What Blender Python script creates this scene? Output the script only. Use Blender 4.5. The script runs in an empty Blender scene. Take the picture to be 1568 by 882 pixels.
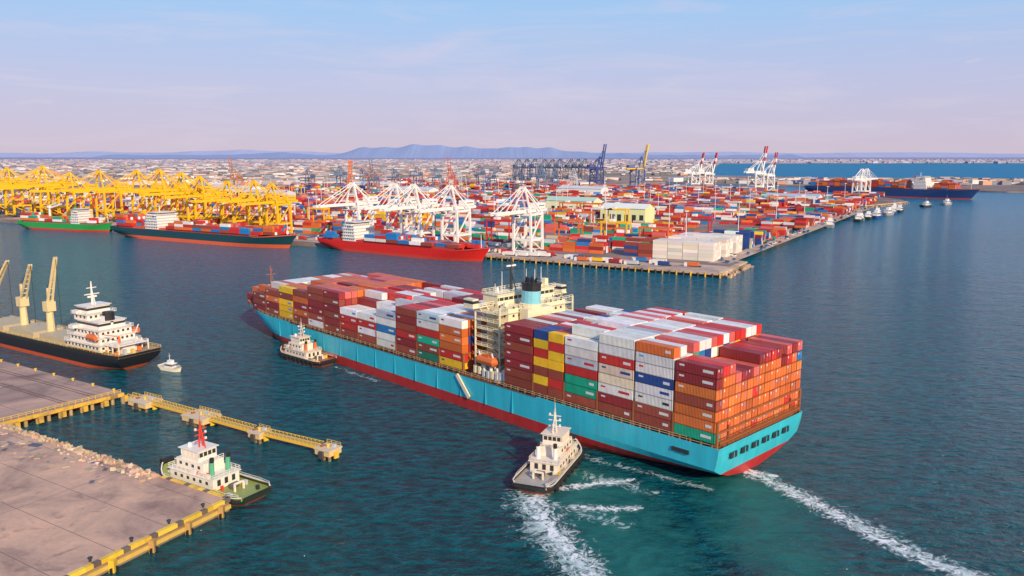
import bpy, math, random
import numpy as np
from mathutils import Vector, Matrix
random.seed(7)
R=random.random
def U(a,b): return a+(b-a)*R()
scene=bpy.context.scene

# ---------------------------------------------------------------- builder
class B:
    def __init__(s): s.v=[];s.f=[];s.c=[]
    def face(s,pts,col):
        n=len(s.v); s.v.extend([tuple(p) for p in pts]); s.f.append(tuple(range(n,n+len(pts)))); s.c.append(col)
    def hexa(s,p,col,cols=None):
        n=len(s.v); s.v.extend(p)
        for k,q in enumerate(((0,3,2,1),(4,5,6,7),(0,1,5,4),(1,2,6,5),(2,3,7,6),(3,0,4,7))):
            s.f.append(tuple(n+i for i in q)); s.c.append(col if cols is None else cols[k])
    def box(s,c,d,col,rz=0.0):
        cx,cy,cz=c; x,y,z=d[0]/2,d[1]/2,d[2]/2
        ca,sa=math.cos(rz),math.sin(rz)
        p=[]
        for dz in (-z,z):
            for dx,dy in ((-x,-y),(x,-y),(x,y),(-x,y)):
                p.append((cx+dx*ca-dy*sa,cy+dx*sa+dy*ca,cz+dz))
        s.hexa(p,col)
    def bx(s,x0,x1,y0,y1,z0,z1,col): s.box(((x0+x1)/2,(y0+y1)/2,(z0+z1)/2),(x1-x0,y1-y0,z1-z0),col)
    def beam(s,p,q,w,h,col):
        p=Vector(p);q=Vector(q);d=(q-p)
        if d.length<1e-4: return
        d.normalize()
        up=Vector((0,0,1)) if abs(d.z)<.95 else Vector((0,1,0))
        a=d.cross(up).normalized();b=a.cross(d).normalized()
        a*=w/2;b*=h/2
        P=[p-a-b,p+a-b,p+a+b,p-a+b,q-a-b,q+a-b,q+a+b,q-a+b]
        s.hexa([tuple(x) for x in P],col)
    def cyl(s,p,q,r0,r1,col,n=8,cap=True):
        p=Vector(p);q=Vector(q);d=(q-p).normalized()
        up=Vector((0,0,1)) if abs(d.z)<.95 else Vector((0,1,0))
        a=d.cross(up).normalized();b=a.cross(d).normalized()
        k=len(s.v)
        for c,r in ((p,r0),(q,r1)):
            for i in range(n):
                t=2*math.pi*i/n
                s.v.append(tuple(c+a*math.cos(t)*r+b*math.sin(t)*r))
        for i in range(n):
            j=(i+1)%n; s.f.append((k+i,k+j,k+n+j,k+n+i)); s.c.append(col)
        if cap:
            s.f.append(tuple(k+n+i for i in range(n))); s.c.append(col)
            s.f.append(tuple(k+n-1-i for i in range(n))); s.c.append(col)
    def rail(s,pts,h,col,post=3.0,w=.1):
        for a,b in zip(pts[:-1],pts[1:]):
            a=Vector(a);b=Vector(b)
            for k in (.5,1): s.beam(a+Vector((0,0,h*k)),b+Vector((0,0,h*k)),w,w,col)
            n=max(1,int((b-a).length/post))
            for i in range(n+1):
                c=a.lerp(b,i/n); s.beam(c,c+Vector((0,0,h)),w,w,col)
    def obj(s,name,mat,loc=(0,0,0),rz=0.0,parent=None):
        me=bpy.data.meshes.new(name); me.from_pydata(s.v,[],s.f); me.update()
        tot=np.zeros(len(me.polygons),dtype=np.int32); me.polygons.foreach_get('loop_total',tot)
        col=np.array([(c[0],c[1],c[2],1.0) for c in s.c],dtype=np.float32)
        col=np.repeat(col,tot,axis=0)
        at=me.color_attributes.new('Col','FLOAT_COLOR','CORNER'); at.data.foreach_set('color',col.ravel())
        me.materials.append(mat)
        o=bpy.data.objects.new(name,me); scene.collection.objects.link(o)
        o.location=loc;o.rotation_euler=(0,0,rz)
        if parent: o.parent=parent
        return o
def vary(c,a=.12):
    k=1+U(-a,a); return tuple(min(1,max(0,x*k*(1+U(-a/3,a/3)))) for x in c)

# ---------------------------------------------------------------- materials
def newmat(name):
    m=bpy.data.materials.new(name); m.use_nodes=True; nt=m.node_tree
    return m,nt,nt.nodes,nt.links,nt.nodes['Principled BSDF']
def math_(n,l,op,a,b=None,c=None,clamp=False):
    m=n.new('ShaderNodeMath'); m.operation=op; m.use_clamp=clamp
    for i,x in enumerate((a,b,c)):
        if x is None: continue
        if isinstance(x,(int,float)): m.inputs[i].default_value=x
        else: l.new(x,m.inputs[i])
    return m.outputs[0]
def noise(n,l,vec,scale,detail=4,rough=.55,dist=0):
    t=n.new('ShaderNodeTexNoise'); t.inputs['Scale'].default_value=scale; t.inputs['Detail'].default_value=detail
    t.inputs['Roughness'].default_value=rough; t.inputs['Distortion'].default_value=dist
    l.new(vec,t.inputs['Vector']); return t.outputs['Fac']
def mixc(n,l,f,a,b,mode='MIX'):
    m=n.new('ShaderNodeMix'); m.data_type='RGBA'; m.blend_type=mode
    for k,x in ((0,f),(6,a),(7,b)):
        if isinstance(x,(int,float)): m.inputs[k].default_value=x
        elif isinstance(x,tuple): m.inputs[k].default_value=(x[0],x[1],x[2],1)
        else: l.new(x,m.inputs[k])
    return m.outputs[2]
def ramp(n,l,f,stops):
    r=n.new('ShaderNodeValToRGB'); l.new(f,r.inputs[0]); e=r.color_ramp.elements
    while len(e)<len(stops): e.new(.5)
    for i,(p,c) in enumerate(stops):
        e[i].position=p; e[i].color=(c[0],c[1],c[2],1)
    return r.outputs[0]
def mapping(n,l,vec,sc):
    m=n.new('ShaderNodeMapping'); m.inputs['Scale'].default_value=sc; l.new(vec,m.inputs[0]); return m.outputs[0]

def paint(name,rough=.5,weather=.35,scale=.5,rust=(.16,.06,.03),rustamt=.25,corr=False,streak=False):
    m,nt,n,l,p=newmat(name)
    tc=n.new('ShaderNodeTexCoord').outputs['Object']
    at=n.new('ShaderNodeAttribute'); at.attribute_name='Col'
    v=mapping(n,l,tc,(1,1,.12)) if streak else tc
    n1=noise(n,l,v,scale,4,.65)
    k=math_(n,l,'MULTIPLY_ADD',n1,weather*2,1-weather)
    cc=mixc(n,l,1.0,at.outputs['Color'],mixc(n,l,1.0,(1,1,1),k,'MULTIPLY'),'MULTIPLY')
    if rustamt>0:
        n2=noise(n,l,v,scale*2.3,5,.7)
        f=math_(n,l,'MULTIPLY',math_(n,l,'SUBTRACT',n2,.58,clamp=True),rustamt*12,clamp=True)
        cc=mixc(n,l,f,cc,rust)
    l.new(cc,p.inputs['Base Color'])
    p.inputs['Roughness'].default_value=rough
    if corr:
        w=n.new('ShaderNodeTexWave'); w.bands_direction='X'; w.inputs['Scale'].default_value=.75; l.new(tc,w.inputs['Vector'])
        b=n.new('ShaderNodeBump'); b.inputs['Strength'].default_value=.8; b.inputs['Distance'].default_value=.08
        l.new(w.outputs['Fac'],b.inputs['Height']); l.new(b.outputs[0],p.inputs['Normal'])
    return m
M_paint=paint('painted_steel',.45,.18,.6,rustamt=.13)
M_hull=paint('hull_paint',.38,.30,.35,rust=(.22,.13,.09),rustamt=.28,streak=True)
M_cont=paint('container_paint',.5,.30,.35,rustamt=.15,corr=True)
M_yard=paint('yard_paint',.6,.12,.05,rustamt=0)

def mat_concrete():
    m,nt,n,l,p=newmat('quay_concrete')
    tc=n.new('ShaderNodeTexCoord').outputs['Object']
    at=n.new('ShaderNodeAttribute'); at.attribute_name='Col'
    a=noise(n,l,tc,.06,6,.65,.6); b=noise(n,l,tc,.9,5,.7); s=noise(n,l,tc,.14,5,.7,1.2)
    c=ramp(n,l,a,[(.3,(.46,.42,.48)),(.5,(.95,.92,.9)),(.7,(1.35,1.2,1.08))])
    c=mixc(n,l,1.0,at.outputs['Color'],c,'MULTIPLY')
    c=mixc(n,l,math_(n,l,'MULTIPLY',b,.40),c,(.14,.10,.085))
    c=mixc(n,l,math_(n,l,'MULTIPLY',math_(n,l,'SUBTRACT',s,.56,clamp=True),4,clamp=True),c,(.16,.11,.10))
    br=n.new('ShaderNodeTexBrick'); br.offset=0; br.inputs['Scale'].default_value=1
    br.inputs['Brick Width'].default_value=60; br.inputs['Row Height'].default_value=12; br.inputs['Mortar Size'].default_value=.10
    rot=n.new('ShaderNodeMapping'); rot.inputs['Rotation'].default_value=(0,0,math.radians(31.5)); l.new(tc,rot.inputs[0]); l.new(rot.outputs[0],br.inputs['Vector'])
    c=mixc(n,l,math_(n,l,'MULTIPLY',br.outputs['Fac'],.6),c,(.06,.05,.05))
    l.new(c,p.inputs['Base Color']); p.inputs['Roughness'].default_value=.9
    return m
M_conc=mat_concrete()

def mat_land():
    m,nt,n,l,p=newmat('land_ground')
    tc=n.new('ShaderNodeTexCoord').outputs['Object']
    sep=n.new('ShaderNodeSeparateXYZ'); l.new(tc,sep.inputs[0])
    a=noise(n,l,tc,.02,6,.7); b=noise(n,l,tc,.0030,9,.8)
    yard=ramp(n,l,a,[(.3,(.14,.11,.11)),(.55,(.27,.21,.19)),(.75,(.40,.32,.27))])
    far=ramp(n,l,b,[(.34,(.10,.10,.11)),(.45,(.20,.16,.15)),(.52,(.42,.28,.25)),(.6,(.20,.18,.20)),(.70,(.46,.38,.38))])
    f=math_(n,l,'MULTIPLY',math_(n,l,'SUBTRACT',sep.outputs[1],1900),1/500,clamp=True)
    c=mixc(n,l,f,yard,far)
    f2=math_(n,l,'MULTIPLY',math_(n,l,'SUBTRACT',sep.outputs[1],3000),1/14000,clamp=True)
    c=mixc(n,l,f2,c,(.30,.29,.42))  # distance haze painted into the ground colour
    l.new(c,p.inputs['Base Color']); p.inputs['Roughness'].default_value=.95
    p.inputs['Specular IOR Level'].default_value=.1
    return m
M_land=mat_land()

def mat_water():
    m,nt,n,l,p=newmat('sea_water')
    tc=n.new('ShaderNodeTexCoord').outputs['Object']
    a=noise(n,l,tc,.006,4,.6,.5)
    sep=n.new('ShaderNodeSeparateXYZ'); l.new(tc,sep.inputs[0])
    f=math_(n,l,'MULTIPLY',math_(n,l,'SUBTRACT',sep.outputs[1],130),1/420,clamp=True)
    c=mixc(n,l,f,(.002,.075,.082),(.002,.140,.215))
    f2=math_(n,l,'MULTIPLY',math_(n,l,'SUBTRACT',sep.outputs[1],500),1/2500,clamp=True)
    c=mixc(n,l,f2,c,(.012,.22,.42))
    c=mixc(n,l,math_(n,l,'MULTIPLY',a,.40),c,(.001,.05,.085))
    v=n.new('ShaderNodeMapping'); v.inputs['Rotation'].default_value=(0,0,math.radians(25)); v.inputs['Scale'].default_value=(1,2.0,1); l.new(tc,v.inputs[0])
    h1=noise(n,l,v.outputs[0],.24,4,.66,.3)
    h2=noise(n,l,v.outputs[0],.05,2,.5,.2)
    # ripple light and shade painted into the base colour from the wave noise
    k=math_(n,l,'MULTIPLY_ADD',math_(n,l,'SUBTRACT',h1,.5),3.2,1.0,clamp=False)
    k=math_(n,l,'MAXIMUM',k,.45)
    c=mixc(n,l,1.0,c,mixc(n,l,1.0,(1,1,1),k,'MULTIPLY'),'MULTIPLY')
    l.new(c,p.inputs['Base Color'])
    l.new(math_(n,l,'MULTIPLY_ADD',f2,.35,.09),p.inputs['Roughness']); p.inputs['IOR'].default_value=1.33
    l.new(math_(n,l,'MULTIPLY_ADD',f2,-.14,.30),p.inputs['Specular IOR Level'])
    h=math_(n,l,'ADD',math_(n,l,'MULTIPLY',h1,1.0),math_(n,l,'MULTIPLY',h2,1.4))
    b=n.new('ShaderNodeBump'); b.inputs['Strength'].default_value=1; b.inputs['Distance'].default_value=2.3
    l.new(h,b.inputs['Height']); l.new(b.outputs[0],p.inputs['Normal'])
    return m
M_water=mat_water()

def mat_foam(name,thr,soft,col,amax,sc=.45,edge=.42):
    m,nt,n,l,p=newmat(name)
    tc=n.new('ShaderNodeTexCoord')
    uv=n.new('ShaderNodeSeparateXYZ'); l.new(tc.outputs['UV'],uv.inputs[0])
    e=math_(n,l,'SUBTRACT',1,math_(n,l,'ABSOLUTE',math_(n,l,'MULTIPLY_ADD',uv.outputs[1],2,-1)))
    g=math_(n,l,'SUBTRACT',1,math_(n,l,'ABSOLUTE',math_(n,l,'MULTIPLY_ADD',uv.outputs[0],2,-1)))
    g=math_(n,l,'MULTIPLY',g,6,clamp=True)
    e=math_(n,l,'MULTIPLY',math_(n,l,'POWER',e,.6),g)
    a=noise(n,l,tc.outputs['Object'],sc,8,.72,2.2)
    s=math_(n,l,'ADD',a,math_(n,l,'MULTIPLY',e,edge))
    al=math_(n,l,'MULTIPLY',math_(n,l,'SUBTRACT',s,thr,clamp=True),soft,clamp=True)
    al=math_(n,l,'MULTIPLY',al,amax)
    p.inputs['Base Color'].default_value=(*col,1); p.inputs['Roughness'].default_value=.7
    l.new(al,p.inputs['Alpha'])
    return m
M_foam=mat_foam('wake_foam',.84,7,(.85,.88,.88),.97,.30,.46)
M_foam2=mat_foam('thin_foam',.86,6,(.55,.72,.70),.8,.24,.42)
M_aer=mat_foam('aerated_water',.50,2.0,(.02,.22,.19),.6,.08)

def ribbon(name,pts,mat,z=.05,n=24):
    P=[]
    m=len(pts)
    for i in range(n+1):
        t=i/n*(m-1); k=min(int(t),m-2); f=t-k
        P.append([pts[k][j]*(1-f)+pts[k+1][j]*f for j in range(3)])
    v=[];uv=[];fc=[]
    for i,(x,y,w) in enumerate(P):
        a=P[max(0,i-1)];b=P[min(n,i+1)]
        d=Vector((b[0]-a[0],b[1]-a[1],0)).normalized(); q=Vector((-d.y,d.x,0))
        for j in range(3):
            s=(j-1); v.append((x+q.x*w*s,y+q.y*w*s,z)); uv.append((i/n,j/2))
    for i in range(n):
        for j in range(2):
            fc.append((i*3+j,(i+1)*3+j,(i+1)*3+j+1,i*3+j+1))
    me=bpy.data.meshes.new(name); me.from_pydata(v,[],fc)
    ul=me.uv_layers.new(name='UVMap')
    for lp in me.loops: ul.data[lp.index].uv=uv[lp.vertex_index]
    me.materials.append(mat)
    o=bpy.data.objects.new(name,me); scene.collection.objects.link(o); return o

# ---------------------------------------------------------------- colours
WHITE=(.78,.76,.74);CREAM=(.76,.66,.46);RED=(.56,.03,.025);DRED=(.27,.025,.03);BROWN=(.30,.06,.035)
ORG=(.66,.155,.035);YEL=(.85,.50,.02);NAVY=(.02,.06,.24);BLUE=(.02,.20,.50);GREEN=(.01,.38,.22);GREY=(.48,.52,.57)
BEIGE=(.70,.58,.44);BLACK=(.02,.02,.022);DARK=(.03,.035,.04);PINK=(.66,.13,.11)
RUST=(.32,.11,.04)

# ---------------------------------------------------------------- sea / land / hills
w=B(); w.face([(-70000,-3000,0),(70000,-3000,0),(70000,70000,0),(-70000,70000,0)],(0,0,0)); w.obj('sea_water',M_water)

land=[(139,523),(170,577),(140,605),(488,1180),(640,1320),(665,1345),(690,1420),(690,1590),(600,1680),(560,1880),(230,1905),(240,2130),(450,2350),
 (1076,1740),(1600,1560),(5000,1300),(5000,2300),(1500,2600),(775,3150),(1300,5200),(2000,8000),(6000,8800),(14000,9500),(60000,14000),(60000,66000),(-60000,66000),(-60000,36000),(-2000,1790),(-623,969),(-203,718),(-25,626)]
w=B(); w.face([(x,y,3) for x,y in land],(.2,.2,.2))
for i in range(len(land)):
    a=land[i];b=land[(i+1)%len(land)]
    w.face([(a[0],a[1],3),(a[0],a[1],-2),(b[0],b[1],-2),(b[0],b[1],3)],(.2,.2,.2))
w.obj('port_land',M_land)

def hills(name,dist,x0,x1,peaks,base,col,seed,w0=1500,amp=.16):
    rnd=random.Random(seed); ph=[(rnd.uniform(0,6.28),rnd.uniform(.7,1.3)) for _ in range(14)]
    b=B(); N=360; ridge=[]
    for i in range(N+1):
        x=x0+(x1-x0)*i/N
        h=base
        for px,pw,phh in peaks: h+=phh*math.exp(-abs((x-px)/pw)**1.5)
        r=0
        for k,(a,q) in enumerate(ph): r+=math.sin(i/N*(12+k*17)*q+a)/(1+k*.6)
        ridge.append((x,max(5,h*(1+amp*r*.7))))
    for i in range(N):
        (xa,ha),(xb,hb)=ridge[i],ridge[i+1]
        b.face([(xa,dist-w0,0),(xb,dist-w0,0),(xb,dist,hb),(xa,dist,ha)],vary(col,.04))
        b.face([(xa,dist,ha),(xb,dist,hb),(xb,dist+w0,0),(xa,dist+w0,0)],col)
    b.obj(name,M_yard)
hills('distant_hills',26000,-13000,9000,[(-4700,560,250),(-4000,500,110),(-3200,600,260),(-2300,650,210),(-1500,600,120),(-7600,800,130),(400,900,170),(1300,600,150),(2400,500,90),(3500,900,70),(-600,900,120)],95,(.27,.33,.52),3)  # blue-grey aerial haze painted into the slopes of both ranges
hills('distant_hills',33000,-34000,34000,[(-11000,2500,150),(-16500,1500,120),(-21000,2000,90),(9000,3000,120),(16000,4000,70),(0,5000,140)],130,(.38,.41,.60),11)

# distant town and tree belts
b=B(); t=B()
def in_sea(x,y):
    if x>200 and y<3150 and y>1600: 
        return not (y> 2350 - (x-450)*.97+60 and y<2560 and x<1500)
    if x>700+ (y-3150)*.27 and y>=3150 and y<8200: return True
    return False
HAZE_TINT=(.36,.34,.46)  # haze painted into the building colours, stronger with distance
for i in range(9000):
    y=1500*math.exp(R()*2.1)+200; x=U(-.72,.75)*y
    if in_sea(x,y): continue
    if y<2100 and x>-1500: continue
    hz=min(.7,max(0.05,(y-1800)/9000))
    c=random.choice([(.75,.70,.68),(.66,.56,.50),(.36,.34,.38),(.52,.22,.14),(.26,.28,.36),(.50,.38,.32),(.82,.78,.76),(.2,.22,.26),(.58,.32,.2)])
    c=tuple(a*(1-hz)+h*hz for a,h in zip(c,HAZE_TINT))
    s=1+y/7000
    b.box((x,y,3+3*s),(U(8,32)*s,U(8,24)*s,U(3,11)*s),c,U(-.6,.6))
for i in range(7000):
    y=1500*math.exp(R()*2.1)+300; x=U(-.72,.78)*y
    if in_sea(x,y): continue
    if y<2250 and x>-1400: continue
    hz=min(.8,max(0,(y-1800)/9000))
    c=tuple(a*(1-hz)+h*hz for a,h in zip(vary((.10,.10,.08),.3),(.26,.27,.38)))  # tree colours blended toward a painted haze tone with distance
    s=1+y/6000; r=U(10,44)*s
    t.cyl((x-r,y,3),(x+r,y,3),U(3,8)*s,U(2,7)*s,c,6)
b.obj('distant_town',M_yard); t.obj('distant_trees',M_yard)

# ---------------------------------------------------------------- container yard (port frame)
O=Vector((139,523)); e1=Vector((-.853,.522)); e2=Vector((.522,.853)); QA=math.atan2(e1.y,e1.x)
def port(i,j): p=O+e1*i+e2*j; return p.x,p.y
b=B()
pal=[(RED,22),(ORG,20),(BROWN,14),(DRED,12),(BLUE,12),(NAVY,7),(WHITE,18),(GREY,9),(GREEN,6),(YEL,5),(PINK,7),(BEIGE,6)]
PC=[c for c,k in pal for _ in range(k)]
def hmap(i,j): return 2.9+1.6*math.sin(i*.013+j*.007+1)+1.2*math.sin(j*.021-i*.009)+.9*math.sin(i*.05)
bj=54
while bj<1250:
    bi=28
    while bi<1250:
        L=random.choice([5,6,7,8,9,10])
        dom=random.choice(PC); bh=U(-1,1)
        ci,cj=bi+L*6,bj+8
        x,y=port(ci,cj)
        skip=R()<.06 or (x>600 and y>1380)
        if not skip:
            far=y>1100
            for a in range(L):
                hb=hmap(bi+a*12,bj)+bh
                for r in range(7 if not far else 3):
                    h=int(max(0,min(5,hb+U(-1.4,1.4))))
                    white=(bj<125 and bi+a*12<66)
                    if white: h=5
                    ww=2.62 if not far else 6.1
                    x,y=port(bi+a*11.9,bj+r*ww)
                    base=dom if R()<.5 else random.choice(PC)
                    for k in range(h):
                        c=base if R()<.45 else random.choice(PC)
                        if white: c=(.78,.70,.62)
                        if k<h-3 and far: continue
                        b.box((x,y,3+1.35+k*2.7),(11.5,ww-.25,2.62),vary(c,.2),QA)
        bi+=L*11.9+random.choice([6,9,18])
    bj+=random.choice([25,27,31,38])
b.obj('container_yard_stacks',M_yard)
def shed(x,y,L,Wd,H,wall,roof,rz):
    s=B(); s.bx(-L/2,L/2,-Wd/2,Wd/2,0,H,wall)
    z=H;r=H*.28
    s.face([(-L/2-1,-Wd/2-1,z),(L/2+1,-Wd/2-1,z),(L/2+1,0,z+r),(-L/2-1,0,z+r)],roof)
    s.face([(-L/2-1,0,z+r),(L/2+1,0,z+r),(L/2+1,Wd/2+1,z),(-L/2-1,Wd/2+1,z)],roof)
    for sx in (-1,1): s.face([(sx*(L/2),-Wd/2,z),(sx*(L/2),Wd/2,z),(sx*(L/2),0,z+r)],wall)
    n=int(L/9)
    for i in range(n):
        s.bx(-L/2+i*9+2,-L/2+i*9+7,-Wd/2-.05,-Wd/2,H*.1,H*.62,DARK)
        s.bx(-L/2+i*9+2,-L/2+i*9+7,Wd/2,Wd/2+.05,H*.1,H*.62,DARK)
    s.obj('warehouse',M_yard,(x,y,3),rz)
for (i,j,L,Wd,H,wall,roof) in [(330,430,70,28,18,(.75,.77,.5),(.45,.62,.5)),(210,330,55,28,18,(.7,.75,.4),(.75,.78,.70)),(120,760,80,30,15,WHITE,(.4,.48,.55)),
    (520,840,90,30,16,WHITE,(.6,.6,.62)),(760,640,80,30,16,WHITE,(.6,.6,.62)),(900,420,90,34,16,(.6,.6,.62),(.62,.62,.66)),(1080,500,120,40,17,WHITE,(.6,.62,.66)),(1020,820,110,34,16,WHITE,(.7,.7,.72))]:
    x,y=port(i,j); shed(x,y,L,Wd,H,wall,roof,QA+U(-.02,.02))

# quay deck on piles along the terminal front
b=B(); CONC=(.60,.44,.35)
def P3(i,j,z): x,y=port(i,j); return (x,y,z)
segL=900
b.face([P3(-2,-3,3.06),P3(segL,-3,3.06),P3(segL,34,3.06),P3(-2,34,3.06)][::-1],CONC)
b.face([P3(-2,-3,3.06),P3(segL,-3,3.06),P3(segL,-3,1.7),P3(-2,-3,1.7)],(.6,.45,.3))
b.face([P3(-2,-3,3.06),P3(-2,34,3.06),P3(-2,34,1.7),P3(-2,-3,1.7)],(.6,.45,.3))
for i in range(0,segL,5):
    p=P3(i,-3.1,0); b.beam((p[0],p[1],-1),(p[0],p[1],2.6),.9,1.2,(.06,.05,.05) if i%10 else YEL)
b.obj('terminal_quay',M_conc)
b=B()
for (a,c) in [((168,577),(141,606)),((141,606),(487,1180)),((487,1180),(640,1320)),((640,1320),(664,1345)),((139.5,524),(170,577))]:
    b.beam((a[0],a[1],3.2),(c[0],c[1],3.2),4.0,1.0,(.74,.56,.38))
    d=(Vector(c)-Vector(a))
    n=Vector((d.y,-d.x)).normalized()
    L=d.length; k=int(L/2)
    for i in range(k):
        q=Vector(a)+d*(i/k)+n*U(1.5,6) ; s=U(1.2,2.8)
        b.box((q.x,q.y,U(-.2,1.8)),(s,s*U(.7,1.2),s*.9),vary((.52,.38,.25),.3),U(0,3))
b.obj('seawall',M_conc)
b=B()
b.face([P3(9,45,3.03),P3(24,45,3.03),P3(24,760,3.03),P3(9,760,3.03)],(.62,.46,.36))
b.obj('coast_road',M_conc)

b=B()
for i in range(90):
    x,y=port(U(20,560),U(5,32)); c=random.choice(PC)
    b.box((x,y,4.9),(8,2.4,2.4),c,QA); b.box((x+e1.x*5.3,y+e1.y*5.3,4.4),(2.2,2.3,2.6),WHITE,QA); b.box((x,y,3.5),(11,2.0,.6),DARK,QA)
for i in range(70):
    x,y=port(U(10,22),U(50,740)); c=random.choice([WHITE,RED,DARK,GREY,BLUE])
    b.box((x,y,3.8),(1.8,4.4,.9),c,QA); b.box((x,y,4.5),(1.6,2.4,.6),DARK,QA)
b.obj('terminal_trucks',M_yard)
b=B()
for i in range(16):
    for j in range(7):
        x,y=port(60+i*70,100+j*150); b.cyl((x,y,3),(x,y,36),.45,.25,(.7,.7,.72),5); b.box((x,y,36),(3,3,.8),(.6,.6,.6))
b.obj('light_masts',M_yard)

# ---------------------------------------------------------------- cranes
def sts(name,x,y,rz,sc,col,up=False,boomcol=None,tip=None,th=1.0):
    c=B(); bc=boomcol or col; g=9;D=20;H=36;q=vary(col,.06)
    hc=(.10,.10,.11)
    bm=lambda p,q_,w,h,cl: c.beam(p,q_,w*th,h*th,cl)
    for sx in (-g,g):
        for yy in (0,-D):
            bm((sx,yy,1.2),(sx*.93,yy,H),1.7,1.7,q)
            c.box((sx,yy,.9),(5,1.6,1.4),hc)
        bm((sx,0,13),(sx,-D,13),1.5,1.6,q); bm((sx*.94,0,H-1),(sx*.94,-D,H-1),1.5,1.8,q)
        bm((sx,0,13),(sx*.95,-D,H-2),.9,.9,q); 
        bm((sx,-D,2),(sx,0,13),.8,.8,q)
        bm((sx*.93,0,H),(sx*.25,-1,58),1.2,1.2,q)
        bm((sx*.93,-D,H),(sx*.25,-1,58),.9,.9,q)
    for yy in (0,-D):
        bm((-g,yy,13),(g,yy,13),1.4,1.8,q); bm((-g,yy,H-1),(g,yy,H-1),1.5,2.0,q)
        bm((-g,yy,3),(g,yy,3),1.0,1.2,q)
    bm((-3,-1,58),(3,-1,58),1.4,2.0,q); bm((-5,-.6,47),(5,-.6,47),.9,.9,q)
    for sx in (-2.6,2.6):
        bm((sx,-38,H+1.5),(sx,3,H+1.5),1.2,2.4,bc)
        if up:
            a=math.radians(78); L=47
            ex,ez=3+L*math.cos(a),H+1.5+L*math.sin(a)
            for k in range(7):
                f0,f1=k/7,(k+1)/7; cc=bc if tip is None else (tip if k in(3,5) or k==6 else bc)
                bm((sx,3+(ex-3)*f0,H+1.5+(ez-H-1.5)*f0),(sx,3+(ex-3)*f1,H+1.5+(ez-H-1.5)*f1),1.2,2.0,cc)
            bm((sx,-1,58),(sx,3+(ex-3)*.75,H+1.5+(ez-H)*.75),.5,.5,q)
        else:
            bm((sx,3,H+1.5),(sx,46,H+1.5),1.1,2.2,bc)
            bm((sx,-1,58),(sx,43,H+2.5),.5,.5,q); bm((sx,-1,58),(sx,22,H+2.5),.5,.5,q)
        bm((sx,-1,58),(sx,-34,H+2.5),.5,.5,q)
    for k in range(-36,4 if up else 46,6): bm((-2.6,k,H+1.5),(2.6,k,H+1.5),.5,.5,bc)
    if not up:
        for k in range(4,44,6): bm((-2.6,k,H+2.4),(2.6,k+6,H+2.4),.35,.35,bc)
    c.bx(-4,4,-34,-20,H+2.8,H+8,vary(col,.05)); c.bx(-4.05,4.05,-32,-22,H+5,H+6,(.2,.22,.25))
    c.bx(-1.6,1.6,6,10,H-3.5,H-.4,WHITE); c.bx(-1.65,1.65,8,10.05,H-2.8,H-1.4,DARK)
    for k in range(8):
        z=2+k*4.2; c.beam((g+.9,-3-(k%2)*6,z),(g+.9,-9+(k%2)*6,z+4.2),.7,.25,q)
    c.rail([(2.6+1.4,-36,H+2.8),(2.6+1.4,2,H+2.8)],1.2,q,4,.25)
    o=c.obj(name,M_paint,(x,y,3),rz); o.scale=(sc,)*3
    return o
WD=math.atan2(-e2.y,-e2.x)-math.pi/2   # local +y -> water
for i in (164,234,272,296,345):
    x,y=port(i,17+(4 if i in(345,296) else 0)); sts('ship_to_shore_crane',x,y,WD+U(-.02,.02),.9,(.84,.80,.76),th=1.1)
CY=(.88,.50,.01)
for i,sc in ((448,.88),(478,.9),(512,.92),(560,.95),(585,1.0),(625,1.0),(668,1.0),(742,1.0),(790,1.0),(840,1.05),(880,1),(925,1.05),(965,1.05),(1010,1.05)):
    x,y=port(i,15+U(0,14)); sts('ship_to_shore_crane',x,y,WD+U(-.03,.03),sc*U(.95,1.06),CY,th=1.15)
for k in range(10):
    sts('ship_to_shore_crane',20+k*25,2300+ (k%3)*60,math.radians(200),1.15,random.choice([(.04,.09,.22),(.08,.12,.2)]),th=.85)
for k in range(14):
    sts('ship_to_shore_crane',-430+k*44+U(-10,10),1700+ (k%3)*60,WD+.3,U(.8,.95),random.choice([(.12,.18,.3),(.5,.5,.55),(.5,.2,.1),(.1,.14,.25)]),th=.85)
for x,y,s_ in ((-260,1500,.85),(-120,1560,.9),(60,1620,.9),(-520,1500,.9)):
    sts('ship_to_shore_crane',x,y,WD+.4,s_,random.choice([(.5,.2,.1),(.12,.18,.3),(.6,.12,.08)]),True,th=.8)
sts('ship_to_shore_crane',215,1960,math.radians(-50),1.25,(.05,.08,.25),True,th=1.1)
sts('ship_to_shore_crane',305,1890,math.radians(-60),1.25,(.08,.13,.3),True,(.75,.5,.05),th=1.1)
sts('ship_to_shore_crane',428,1850,math.radians(-75),1.0,(.75,.75,.76),True,(.8,.78,.76),RED,th=1.2)
sts('ship_to_shore_crane',458,1850,math.radians(-75),1.0,(.75,.75,.76),True,(.8,.78,.76),RED,th=1.2)
sts('ship_to_shore_crane',512,1660,math.radians(-60),1.15,(.78,.76,.76),True,(.8,.78,.76),RED,th=1.2)
sts('ship_to_shore_crane',545,1690,math.radians(-60),1.0,(.78,.76,.76),True,(.8,.78,.76),RED,th=1.2)
sts('ship_to_shore_crane',640,1470,math.radians(-48),.9,(.8,.78,.78),th=1.2)
sts('ship_to_shore_crane',662,1500,math.radians(-48),.9,(.8,.78,.78),th=1.2)
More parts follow.
